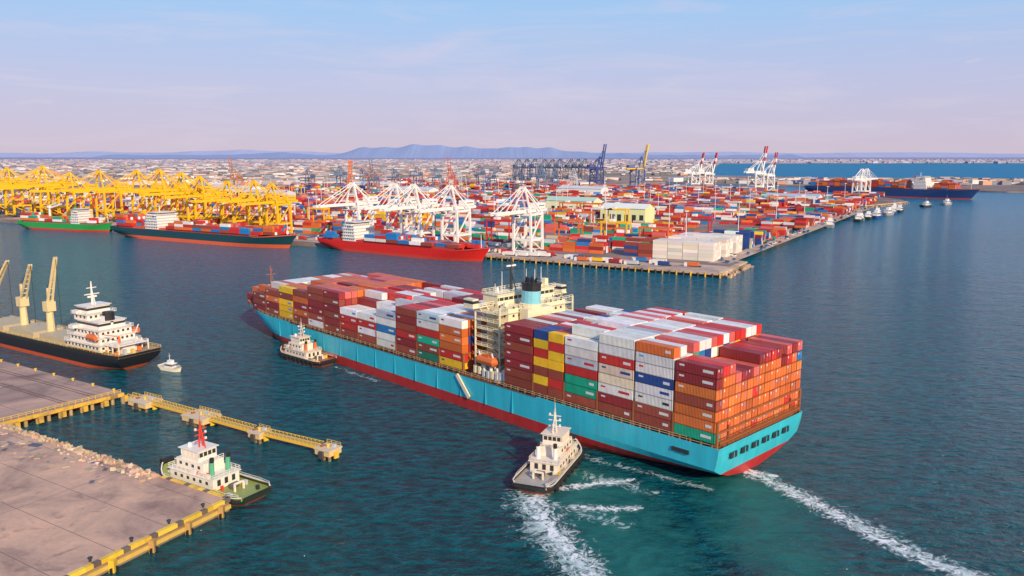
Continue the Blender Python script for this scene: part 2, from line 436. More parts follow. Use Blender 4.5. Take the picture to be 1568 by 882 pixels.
def rtg(x,y,col):
    c=B()
    for sx in (-12,12):
        for yy in (-4,4): c.beam((sx,yy,1),(sx,yy,19),1.0,1.0,col); c.box((sx,yy,.7),(1.5,3,1.4),DARK)
        c.beam((sx,-4,4),(sx,4,4),.8,1,col); c.beam((sx,-4,19),(sx,4,19),.8,1,col)
    for yy in (-4,4): c.beam((-13,yy,19.5),(13,yy,19.5),1.1,1.6,col)
    c.box((3,0,21),(4,6,2.4),WHITE); c.box((-13.4,0,5),(1.6,4,2.6),WHITE)
    c.obj('rubber_tyred_gantry_crane',M_paint,(x,y,3),WD)
for k in range(34):
    x,y=port(U(60,1000),58+random.choice([30,64,96,160,220,300,390,480,600,720])); rtg(x,y,random.choice([ORG,ORG,CY,(.7,.7,.7),RED]))
c=B(); 
for sx,sy in ((-4,-4),(4,-4),(4,4),(-4,4)): c.beam((sx*1.6,sy*1.6,0),(sx*.4,sy*.4,62),1.4,1.4,ORG)
for k in range(7):
    z=5+k*8; f=1.6-1.2*z/62
    for (ax,ay),(bx_,by_) in zip(((-4,-4),(4,-4),(4,4),(-4,4)),((4,-4),(4,4),(-4,4),(-4,-4))): c.beam((ax*f,ay*f,z),(bx_*f,by_*f,z+6),.6,.6,ORG)
c.box((0,0,64),(7,7,5),ORG); c.beam((0,0,64),(30,4,50),1,1,ORG)
c.obj('harbour_tower_crane',M_paint,(-330,1640,3),0)

# ---------------------------------------------------------------- hulls
def hull(b,L,Bm,fb,boot,hullc,bootc,deckc,sheer_b=3,sheer_s=.5,rake=.05,stern_over=.05,bowlen=.22,sternlen=.2,trans=.95,bul=1.0,N=44,zb=-1.5,e=2.0,topc=None,tk=.6):
    hw=Bm/2
    def zd(f):
        z=fb
        if f>.82: z+=sheer_b*((f-.82)/.18)**1.3
        if f<.12: z+=sheer_s*(1-f/.12)
        return z
    def pt(f,lv):
        Z=zd(f)
        if lv<=3: z=[zb,0,boot*.5,boot][lv]
        else: z=boot+(Z-boot)*(lv-3)/4
        t=(z-zb)/(Z-zb); t=max(0,min(1,t))
        x0=stern_over*L*(1-t)**1.4; x1=L-rake*L*(1-t)**.9
        x=x0+(x1-x0)*f
        xf=L*(1-bowlen-.12*(1-t)); p=max(0,(x-xf)/(x1-xf)); wf=1-min(1,p)**(e+.3*t)
        xa=L*(sternlen*(1.15-.75*t)); q=max(0,(xa-x)/(xa-x0)); wt=trans*min(1,max(0,(t-.10)/tk))**.5
        wa=1-(1-wt)*min(1,q)**2
        return x,max(.02,hw*wf*wa*(.97+.03*t)),z
    fs=[(i/N) for i in range(N+1)]; fs=[f if f<.7 else .7+.3*(1-max(0.0,1-(f-.7)/.3)**1.5) for f in fs]
    G=[[pt(f,l) for l in range(8)] for f in fs]
    for i in range(N):
        for l in range(7):
            col=bootc if l<3 else hullc
            if topc and l==6: col=topc
            a,b2,c,d=G[i][l],G[i+1][l],G[i+1][l+1],G[i][l+1]
            b.face([(p[0],-p[1],p[2]) for p in (a,b2,c,d)],col)
            b.face([(p[0],p[1],p[2]) for p in (d,c,b2,a)],col)
        a,c=G[i][7],G[i+1][7]
        za,zc=a[2]-bul,c[2]-bul
        b.face([(a[0],-a[1]*.985,za),(c[0],-c[1]*.985,zc),(c[0],c[1]*.985,zc),(a[0],a[1]*.985,za)],deckc)
        for s in (1,-1):
            b.face([(a[0],s*a[1]*.985,za),(c[0],s*c[1]*.985,zc),(c[0],s*c[1]*.985,c[2]),(a[0],s*a[1]*.985,a[2])],deckc)
            b.face([(a[0],s*a[1]*.985,a[2]),(c[0],s*c[1]*.985,c[2]),(c[0],s*c[1],c[2]),(a[0],s*a[1],a[2])],hullc)
    for l in range(7):
        col=bootc if l<3 else hullc
        a,d=G[0][l],G[0][l+1]
        b.face([(a[0],a[1],a[2]),(a[0],-a[1],a[2]),(d[0],-d[1],d[2]),(d[0],d[1],d[2])],col)
    def halfw(x,Z=None):
        f=max(0,min(1,x/L)); return pt(f,7)[1]
    return halfw,zd,G

def windows(b,x0,x1,y,z,n,nx=True,w=.9,h=.9,side=1):
    for i in range(n):
        c=x0+(x1-x0)*(i+.5)/n
        if nx: b.box((c,y+side*.03,z),(w,.06,h),DARK)
        else: b.box((y+side*.03,c,z),(.06,w,h),DARK)

def superstructure(b,x0,x1,hw,z0,lv,col,hd=2.6,step=.6,wing=True,back=.3):
    z=z0
    for k in range(lv):
        a=x0+k*step*back; c=x1-k*step; y=hw-k*step*.6
        b.bx(a,c,-y,y,z,z+hd-.15,col)
        b.bx(a-.5,c+.8,-y-.8,y+.8,z+hd-.15,z+hd,vary(col,.03))
        for s in (-1,1): windows(b,a+.5,c-.5,s*y,z+hd*.55,max(2,int((c-a)/2.4)),side=s)
        windows(b,-y+.5,y-.5,a,z+hd*.55,max(2,int(y)),nx=False,side=-1)
        b.rail([(a-.5,-y-.7,z+hd),(a-.5,y+.7,z+hd),(c+.7,y+.7,z+hd),(c+.7,-y-.7,z+hd),(a-.5,-y-.7,z+hd)],1.0,WHITE,2.5,.1)
        z+=hd
    y=hw-lv*step*.6; a=x0+lv*step*back+1
    b.bx(a,x1-lv*step,-y+.5,y-.5,z,z+2.8,col)
    b.bx(a-.05,x1-lv*step+.05,-y+.45,y-.45,z+1.3,z+2.2,DARK)
    b.bx(a-.5,x1-lv*step+.5,-y,y,z+2.8,z+3.0,col)
    if wing: b.bx(x1-lv*step-3,x1-lv*step,-hw-1,hw+1,z,z+1.2,col)
    return z+3

# ---------------------------------------------------------------- main container ship
RZ=math.atan2(.722,-.692)
L=272;BM=42.9
ship=bpy.data.objects.new('container_ship',None); scene.collection.objects.link(ship)
ship.location=(64,194,0); ship.rotation_euler=(0,0,RZ)
b=B(); SB=(.04,.50,.64)
halfw,zd,G=hull(b,L,BM,11,3.5,SB,(.46,.03,.03),(.30,.10,.05),sheer_b=4.5,sheer_s=.3,rake=.055,stern_over=.012,bowlen=.16,sternlen=.20,trans=.975,bul=.6,N=70,e=2.1,tk=.42)
for k in range(6):
    y=-13.5+k*5.2
    b.bx(-.12,.15,y,y+3.0,7.5,9.0,DARK); b.bx(-.16,-.12,y+1.35,y+1.55,7.5,9.0,SB)
b.bx(8,13,BM/2-1.2,BM/2-.02,7.9,8.9,DARK)
b.beam((95.5,BM/2+.25,10.6),(89.5,BM/2+.25,4.2),.5,1.3,CREAM)
for x in range(70,216,12):
    b.bx(x,x+.25,BM/2-.5,BM/2+.05,3.6,11,(.03,.36,.48))
b.bx(60,205,BM/2-.3,BM/2+.10,10.7,11.0,(.20,.10,.06))
b.bx(1,238,-17.5,17.5,10.4,12.2,(.25,.09,.05))
b.obj('hull',M_hull,parent=ship)
b=B()
bayx=[1.2+12.2*i for i in range(6)]+[93.5+12.1*i for i in range(13)]
for bx0 in bayx:
    gx=bx0-.35
    hw_=min(halfw(gx)-.5,20.8)
    for s in (-1,1):
        b.beam((gx,s*hw_,10.4),(gx,s*hw_,17.5),.5,.7,RUST)
        b.beam((gx,s*(hw_-5),10.4),(gx,s*(hw_-5),16),.4,.4,RUST)
    for z in (14.8,17.5): b.beam((gx,-hw_,z),(gx,hw_,z),.5,.4,RUST)
for x in range(2,236,3):
    hw_=min(halfw(x)-.35,21)
    for s in (-1,1): 
        b.beam((x,s*hw_,10.4),(x,s*hw_,12.3),.35,.35,(.36,.15,.06))
for s in (-1,1):
    pts=[(x,s*(halfw(x)-.25),zd(x/L)) for x in range(1,270,4)]
    b.rail(pts,1.1,(.62,.42,.25),4,.12)
b.rail([(.3,-20,11.3),(.3,20,11.3)],1.2,RUST,2,.14)
b.rail([(.3,-20,12.3),(.3,20,12.3)],1.2,RUST,2,.14)
b.bx(.2,1.0,-20,20,12.2,12.45,RUST)
b.obj('lashing_bridges',M_paint,parent=ship)
# containers
b=B(); TH=2.66; CP=BM/15.2; NC=15
near={0:[GREEN,ORG,ORG,BROWN,ORG,DRED,DRED],
 1:[BROWN,BROWN,WHITE,WHITE,NAVY,WHITE,WHITE,ORG],
 2:[BROWN,DRED,WHITE,BEIGE,BEIGE,RED,WHITE,WHITE],
 3:[BROWN,GREEN,GREEN,RED,GREY,WHITE,WHITE],
 4:[BROWN,YEL,BROWN,YEL,RED,YEL,NAVY],
 5:[BROWN,BROWN,DRED,DRED,BROWN,DRED,DRED],
 6:[YEL,RED,ORG,ORG,ORG,WHITE],7:[(.02,.2,.12),BROWN,GREEN,RED,WHITE,GREY],8:[BROWN,DRED,RED,BROWN,DRED,BROWN],
 9:[WHITE,WHITE,BLUE,WHITE,GREY],10:[BROWN,WHITE,RED,WHITE],11:[BROWN,RED,RED,WHITE],
 12:[BROWN,DRED,BROWN,DRED,BROWN,DRED],13:[WHITE,BROWN,DRED,DRED,BROWN,BROWN],14:[BROWN,ORG,DRED,ORG,BROWN],
 15:[YEL,YEL,YEL,BROWN,YEL],16:[BROWN,DRED,ORG,BROWN],17:[DRED,BROWN,BROWN],18:[BROWN,DRED]}
toppal={0:[PINK,PINK,RED,DRED],1:[WHITE,WHITE,WHITE,ORG,PINK,WHITE,RED],2:[WHITE,WHITE,PINK,WHITE,WHITE,GREY],3:[WHITE,WHITE,WHITE,PINK,RED],4:[WHITE,WHITE,DRED,WHITE,NAVY,RED],5:[PINK,DRED,WHITE,WHITE,DRED,GREY],
 6:[WHITE,PINK,ORG,WHITE],7:[RED,WHITE,WHITE,DRED],8:[RED,DRED,PINK,RED],9:[WHITE,GREY,WHITE,RED],10:[WHITE,WHITE,RED],11:[WHITE,DRED,RED],12:[ORG,PINK,ORG],13:[PINK,ORG,DRED],14:[ORG,ORG,PINK],15:[ORG,PINK,WHITE],16:[WHITE,ORG,PINK],17:[WHITE,ORG],18:[ORG,WHITE]}
H={0:7,1:8,2:8,3:8,4:7,5:7,6:6,7:6,8:6,9:6,10:6,11:6,12:6,13:6,14:6,15:5,16:5,17:4,18:3}
mix=[BROWN,DRED,RED,ORG,WHITE,GREY,BLUE,NAVY,BEIGE,GREEN,YEL,PINK,BROWN,ORG]
marks=[]
for k,x0 in enumerate(bayx):
    hw_=min(halfw(x0),halfw(x0+11.6))
    ncol=NC if hw_>20.5 else max(3,int((hw_*2+2.5)/CP))
    if ncol%2==0 and ncol<NC: ncol-=1
    for c in range(ncol):
        y=(c-(ncol-1)/2)*CP     # +y is port side
        fromnear=ncol-1-c
        h=H[k]
        if fromnear==0: h=len(near[k])
        elif fromnear<4 and k in(9,10,11): h=len(near[k])+(1 if fromnear>2 else 0)
        elif R()<.18: h-=1
        halves=[0] if k!=4 else [0,1]
        for hf in halves:
            if k==4: xx0=x0+hf*5.9; xl=5.65
            else: xx0=x0; xl=11.5
            for t in range(h):
                if fromnear==0:
                    col=near[k][t]
                    if k==4 and hf==0: col=[BROWN,RED,BROWN,YEL,YEL,RED,YEL][t]
                elif t>=h-1: col=random.choice(toppal[k])
                elif k==0: col=random.choice([ORG,ORG,ORG,(.66,.20,.05),(.50,.12,.03),RED,ORG,(.60,.14,.05),(.58,.17,.06),GREY if R()<.3 else ORG, BLUE if R()<.5 else ORG])
                elif k>=12: col=random.choice([BROWN,ORG,DRED,ORG,PINK])
                else: col=random.choice(mix)
                col=vary(col,.16)
                z0=12.3+t*TH; dx=U(-.06,.06)
                b.bx(xx0+dx,xx0+xl+dx,y-CP/2+.13,y+CP/2-.13,z0,z0+TH-.1,col)
                marks.append((k,fromnear,xx0+dx,xl,y,z0,col,h,t))
b.obj('cargo_containers',M_cont,parent=ship)
b=B()
for (k,fn,x0,xl,y,z0,col,h,t) in marks:
    lum=sum(col)/3
    mc=(.65,.65,.65) if lum<.4 else random.choice([NAVY,RED,(.1,.3,.6),DARK])
    if fn==0 and xl>6:
        yy=y+CP/2-.13
        if R()<.6: b.bx(x0+xl-2.4,x0+xl-1.0,yy,yy+.02,z0+1.5,z0+1.95,mc)
        if R()<.5: b.bx(x0+1.0,x0+U(2.5,5),yy,yy+.02,z0+1.0,z0+1.7,mc)
        for e_ in (0,xl-.22): b.bx(x0+e_,x0+e_+.22,yy,yy+.03,z0,z0+TH-.1,tuple(c*.8 for c in col))
        b.bx(x0,x0+xl,yy,yy+.03,z0,z0+.2,tuple(c*.55 for c in col))
    if k==0:
        d=tuple(c*.5 for c in col); li=tuple(min(1,c*1.4+.06) for c in col)
        for q in (-.85,-.35,.35,.85): b.bx(x0-.06,x0,y+q-.045,y+q+.045,z0+.1,z0+TH-.2,li)
        b.bx(x0-.03,x0,y-.04,y+.04,z0+.1,z0+TH-.2,d)
        b.bx(x0-.04,x0,y-1.25,y+1.25,z0,z0+.18,d)
        b.bx(x0-.04,x0,y-1.25,y+1.25,z0+TH-.28,z0+TH-.1,d)
        if R()<.6: b.bx(x0-.05,x0-.03,y+.45,y+.8,z0+1.6,z0+2.2,(.7,.7,.7))
        if R()<.3: b.bx(x0-.05,x0-.03,y-.8,y-.45,z0+1.2,z0+2.2,(.1,.25,.5))
b.obj('container_markings',M_paint,parent=ship)
# superstructure
b=B(); C=(.78,.69,.48); x0,x1=79.5,89.5
b.bx(x0,x1,-12,14,11,33.2,C)
for k in range(8):
    z=13+k*2.7
    b.bx(x0-.8,x1+.8,-15,18.5,z-.15,z,vary(C,.05))
    for s,w_ in ((-1,12),(1,14)):
        b.rail([(x0-.7,s*(w_+4.3 if s>0 else w_+2.8),z),(x1+.7,s*(w_+4.3 if s>0 else w_+2.8),z)],1.05,C,2.5,.12)
        windows(b,x0+.6,x1-.6,s*w_,z+1.5,4,side=s,w=.8,h=.8)
        b.beam((x0+1+(k%2)*4,s*(w_+2),z),(x0+5-(k%2)*4+2,s*(w_+2),z+2.7),.9,.2,(.55,.48,.35))
    windows(b,-11,13,x0,z+1.5,10,nx=False,side=-1,w=.8,h=.8)
for y in (-14.9,18.3):
    for x in (x0-.6,x1+.6): b.beam((x,y,11),(x,y,34),.45,.45,C)
b.bx(x0-4.5,x0-.9,-1,10,11,33,C)
bx0,bx1=85.5,92.3
b.bx(bx0,bx1,-13,13,33.25,36.4,C); b.bx(bx0-.05,bx1+.05,-12.9,12.9,34.6,35.6,DARK)
for i in range(13): b.bx(bx0-.1,bx1+.1,-12.6+i*2.07,-12.35+i*2.07,34.6,35.6,C)
b.bx(bx0-.4,bx1+.4,-13.4,13.4,36.4,36.65,C)
for s in (-1,1):
    b.bx(bx0+2,bx1,min(s*13,s*21.5),max(s*13,s*21.5),33.0,33.3,C)
    b.bx(bx0+2.2,bx1-.2,min(s*19,s*21.4),max(s*19,s*21.4),33.3,35.9,C); b.bx(bx0+2.15,bx1-.15,min(s*18.9,s*21.45),max(s*18.9,s*21.45),34.5,35.4,DARK)
    b.rail([(bx0+2,s*13,33.3),(bx0+2,s*19,33.3)],1.1,C,1.5,.14)
    for f in (15,18): b.beam((bx0+3,s*f,33),(bx0+3,s*(f-3),28.5),.4,.4,C)
b.rail([(bx0-.3,-13.2,36.65),(bx0-.3,13.2,36.65),(bx1+.3,13.2,36.65),(bx1+.3,-13.2,36.65)],1.1,C,1.6,.12)
b.rail([(x0-.6,-15,33.2),(x0-.6,18,33.2)],1.1,C,1.6,.12)
b.bx(x0-3,x0,-20,20,11,14.5,C)
for s in (-1,1):
    b.cyl((x0,s*19.8,17.2),(x0+7,s*19.8,17.2),1.5,1.5,ORG,10); b.cyl((x0-1.2,s*19.8,17.3),(x0,s*19.8,17.2),.5,1.5,ORG,10); b.cyl((x0+7,s*19.8,17.2),(x0+8.2,s*19.8,17.3),1.5,.5,ORG,10)
    b.bx(x0+2,x0+4.5,s*19.8-.8,s*19.8+.8,18.4,19.2,ORG)
    for x in (x0+.5,x0+6.5): b.beam((x,s*18.5,13),(x,s*20.6,20),.4,.4,WHITE)
for i in range(7): b.box((x0-3+i*2.0,19.6,12.6+U(0,1)),(1.0,1.2,2.4),random.choice([WHITE,GREY,C]))
for i in range(4): b.cyl((x0-4+i*3,19.5,12),(x0-4+i*3,19.5,15.5),.5,.5,WHITE,8)
for i in range(14): b.box((x0+U(.5,9),U(-9,12),33.2+.6),(U(.5,1.4),U(.5,1.6),U(.6,1.6)),random.choice([C,WHITE,GREY]))
fx,fy=x0-.8,5.0
def ell(z0,z1,col,gr=1.0):
    n=16; k=len(b.v)
    for z in (z0,z1):
        for i in range(n):
            t=2*math.pi*i/n; b.v.append((fx+math.cos(t)*3.4*gr+ (z-33)*-.04,fy+math.sin(t)*2.7*gr,z))
    for i in range(n): b.f.append((k+i,k+(i+1)%n,k+n+(i+1)%n,k+n+i)); b.c.append(col)
    b.f.append(tuple(k+n+i for i in range(n))); b.c.append(col)
ell(33,34.2,C,1.15); ell(34.2,38.2,(.22,.58,.68)); ell(38.2,40.4,BLACK); ell(40.4,40.8,BLACK,1.08)
for dx,dy in ((-1.3,-.8),(-1.3,.8),(.6,-.8),(.6,.8),(2,0)): b.cyl((fx+dx,fy+dy,40.7),(fx+dx-.4,fy+dy,42.2),.45,.45,BLACK,8)
mx=bx1-2.5
b.cyl((mx,3,36.6),(mx,3,47.5),.55,.25,DARK,8); b.beam((mx,-1,43.5),(mx,7,43.5),.3,.3,DARK); b.beam((mx,0,45.8),(mx,6,45.8),.25,.25,DARK); b.box((mx,3,44.7),(.5,4,.5),WHITE); b.beam((mx-2.5,3,36.6),(mx,3,43),.25,.25,DARK)
for y in (-10,-7,-3,8,11): b.cyl((mx-1,y,36.6),(mx-1,y,41.5+U(-2,2.5)),.16,.08,WHITE,5)
b.cyl((mx-1,10,36.6),(mx-1,10,38.4),.5,.4,WHITE,8); b.cyl((mx-1,-9,36.6),(mx-1,-9,38.2),1.0,.9,WHITE,10); b.cyl((mx,-12,36.6),(mx,-12,39),1.1,.6,WHITE,10)
b.bx(bx0+.5,bx0+3,-6,-2,36.6,38.6,C); b.box((bx0+2,-10.5,38),(1.6,1.6,2.8),C)
b.obj('superstructure',M_paint,parent=ship)
b=B(); 
b.cyl((262,0,14),(262,0,27),.5,.25,(.3,.12,.08),8); b.beam((262,-2.5,23),(262,2.5,23),.3,.3,(.3,.12,.08)); b.box((262,0,25),(1.2,1.2,1.2),(.3,.1,.1)); b.beam((262,0,24),(256,0,14),.3,.3,(.3,.12,.08))
for y in (-5,5): b.cyl((256,y-1,15.4),(256,y+1,15.4),1.1,1.1,RUST,10); b.box((254,y,15),(2,2,1.6),(.25,.3,.28))
for i in range(8): b.cyl((248+i*2,(-1)**i*(7-i*.6),14),(248+i*2,(-1)**i*(7-i*.6),15.4),.35,.35,RUST,6)
b.bx(247,250,-9,9,11,14.5,RUST)
b.obj('foredeck_gear',M_paint,parent=ship)

# ---------------------------------------------------------------- moored ships at terminal
def moored(name,x,y,rz,L,Bm,fb,hc,bc,hx,hcol,tiers,pal_,deckc=(.25,.12,.08),cranes=0,fun=None,house_lv=5,boot=None):
    b=B(); hw,zd_,G_=hull(b,L,Bm,fb,boot or min(2.2,fb*.35),hc,bc,deckc,sheer_b=3,rake=.05,stern_over=.04,N=40)
    b.bx(L*.06,L*.85,-Bm*.38,Bm*.38,fb-1,fb+1.4,deckc)
    z=superstructure(b,hx,hx+L*.06+4,Bm*.42,fb,house_lv,hcol)
    b.cyl((hx-3,0,fb),(hx-3,0,z+1.5),2.2,1.9,fun or hc,10); b.cyl((hx+6,0,z),(hx+6,0,z+8),.4,.2,hcol,6); b.beam((hx+6,-3,z+5),(hx+6,3,z+5),.3,.3,hcol)
    b.cyl((L*.95,0,fb+2),(L*.95,0,fb+12),.4,.2,hcol,6)
    b.rail([(L*f,(hw(L*f)-.3),zd_(f)) for f in [i/30 for i in range(30)]],1.1,hcol,4,.2)
    xx=L*.04
    while xx<L*.88:
        if not (hx-8<xx+12 and xx<hx+L*.06+6):
            w=hw(min(xx+12,L*.9)); n=max(2,int(w*1.9/2.7))
            t0=tiers+U(-1.4,1.2)
            for c in range(n):
                for t in range(int(max(0,t0+U(-.8,.8)))):
                    b.bx(xx,xx+11.6,(c-n/2)*2.7+.1,(c-n/2)*2.7+2.6,fb+1.5+t*2.65,fb+1.5+t*2.65+2.55,vary(random.choice(pal_),.15))
        xx+=12.6
    for k in range(cranes):
        cx=L*(.3+.22*k)
        b.cyl((cx,0,fb),(cx,0,fb+16),1.3,1.0,hcol,8); b.beam((cx,0,fb+15),(cx+20,0,fb+20),1,1.4,hcol); b.box((cx,0,fb+16.5),(3,3,3),hcol); b.beam((cx,0,fb+19),(cx+19,0,fb+20),.3,.3,hcol)
    return b.obj(name,M_paint,(x,y,0),rz)
def place(p0,p1,Bm):
    d=Vector((p1[0]-p0[0],p1[1]-p0[1])); L_=d.length; d/=L_; n=Vector((-d.y,d.x))
    q=Vector(p0)+n*Bm/2; return q.x,q.y,math.atan2(d.y,d.x),L_
HOT=[RED,ORG,RED,BROWN,ORG,PINK,BLUE,WHITE]
x,y,r,l_=place((-549,882),(-425,829),22); moored('cargo_ship',x,y,r,l_,22,8,(.02,.32,.07),(.50,.05,.03),l_*.62,WHITE,2.6,[ORG,RED,GREEN,WHITE],cranes=1,fun=(.05,.3,.1))
x,y,r,l_=place((-403,796),(-192.7,673.5),30); moored('cargo_ship',x,y,r,l_,30,10,(.01,.06,.08),(.70,.12,.05),l_*.22,WHITE,3,HOT,(.6,.10,.05),cranes=0,fun=ORG,boot=3.2)
x,y,r,l_=place((-170.7,693),(-24,588),27); moored('cargo_ship',x,y,r,l_,27,8.5,(.68,.02,.015),(.60,.05,.03),l_*.17,WHITE,1.9,[RED,BLUE,WHITE,BLUE,BROWN,RED],(.5,.05,.04),fun=WHITE)
x,y,r,l_=place((612,1684),(842,1450),42); moored('cargo_ship',x,y,r,l_,42,17,(.015,.05,.17),(.45,.04,.05),l_*.66,WHITE,4.8,[ORG,RED,ORG,BROWN,BLUE],(.4,.1,.06),fun=RED,house_lv=8)

# general cargo ship at the left berth
b=B(); YB=(.78,.54,.18)
hw,zd_,G_=hull(b,120,18.5,6.5,1.4,(.02,.02,.025),(.55,.09,.03),(.42,.33,.2),sheer_b=2,rake=.05,stern_over=.05,N=40,topc=(.03,.028,.03))
W2=(.80,.74,.66)
z=superstructure(b,13,35,8,6.5,3,W2,2.6,1.2,back=.8)
z2=superstructure(b,24,33,5.5,z-.2,1,W2,2.4,.6)
b.cyl((19,0,6.5),(19,0,16.5),2.5,2.3,W2,12); b.cyl((19,0,16.5),(19,0,20.5),2.3,2.1,BLACK,12); b.bx(18,20.4,2.1,2.35,17.3,19.2,(.7,.7,.7))
b.cyl((29,0,z2),(29,0,z2+9),.5,.25,W2,8); b.beam((29,-3,z2+4),(29,3,z2+4),.35,.35,W2); b.beam((29,-2,z2+6.5),(29,2,z2+6.5),.3,.3,W2); b.box((29,0,z2+3),(.6,3.6,.7),W2); b.beam((27,0,z2),(29,0,z2+6),.3,.3,W2)
for s in (-1,1):
    b.cyl((14,s*8.4,12.2),(19,s*8.4,12.2),1.2,1.2,ORG,10); b.beam((14,s*7,11),(14,s*9,14.5),.3,.3,W2); b.beam((19,s*7,11),(19,s*9,14.5),.3,.3,W2)
    b.rail([(x,s*(hw(x)-.2),zd_(x/120)) for x in range(0,110,4)],1.1,YB,2,.12)
    for x in (4,8,11): b.beam((x,s*6,6.5),(x,s*6,10.5),.4,.4,W2)
b.bx(5,13,-6.5,6.5,9.2,9.5,W2); b.rail([(5,-6.3,9.5),(5,6.3,9.5),(13,6.3,9.5)],1,W2,1.5)
b.bx(7,11,-2.5,2.5,5.6,9.2,W2); b.cyl((8,3,9.5),(8,3,12.5),.5,.4,ORG,8); b.beam((8,3,12.5),(11,7,13.5),.3,.3,ORG)
for i in range(26): b.box((U(1,34),U(-7.5,7.5),6.9),(U(.6,1.8),U(.6,1.8),U(.8,2.6)),random.choice([W2,YB,ORG,GREY]))
for i in range(22): b.cyl((U(36,50),U(-7,7),6.4),(U(36,50),U(-7,7),7.4),.2,.2,W2,5)
for k in range(3):
    X=39+k*24; b.bx(X,X+19,-6.5,6.5,5.6,8.3,(.50,.42,.28)); 
    for q in range(6): b.bx(X+q*3.2,X+q*3.2+.25,-6.5,6.5,8.3,8.45,(.3,.27,.2))
CR=(.74,.58,.30)
for cx,ang,el in ((61,math.pi+.2,74),(82,math.pi-.15,52),(108,math.pi+.1,50)):
    b.cyl((cx,0,6),(cx,0,17),1.7,1.3,CR,10); b.box((cx,0,18.4),(3.6,3.6,4),CR)
    e_=math.radians(el); Lb=22
    dx,dy=math.cos(ang),math.sin(ang)
    tip=(cx+dx*Lb*math.cos(e_),dy*Lb*math.cos(e_),18+Lb*math.sin(e_))
    for s in (-1.2,1.2): b.beam((cx-dy*s,dx*s,18),(tip[0]-dy*s*.35,tip[1]+dx*s*.35,tip[2]),.6,.8,CR)
    for q in range(1,8):
        f=q/8; b.beam((cx-dy*1.1+(tip[0]-cx)*f,dx*1.1+tip[1]*f,18+(tip[2]-18)*f),(cx+dy*1.1+(tip[0]-cx)*f,-dx*1.1+tip[1]*f,18+(tip[2]-18)*f),.35,.35,CR)
    b.beam((cx,0,20.5),(cx,0,26),.8,.8,CR); b.beam((cx,0,26),tip,.18,.18,DARK); b.beam(tip,(tip[0],tip[1],11),.14,.14,DARK)
b.obj('general_cargo_ship',M_paint,(-140,292,0),math.atan2(.53,-.85))

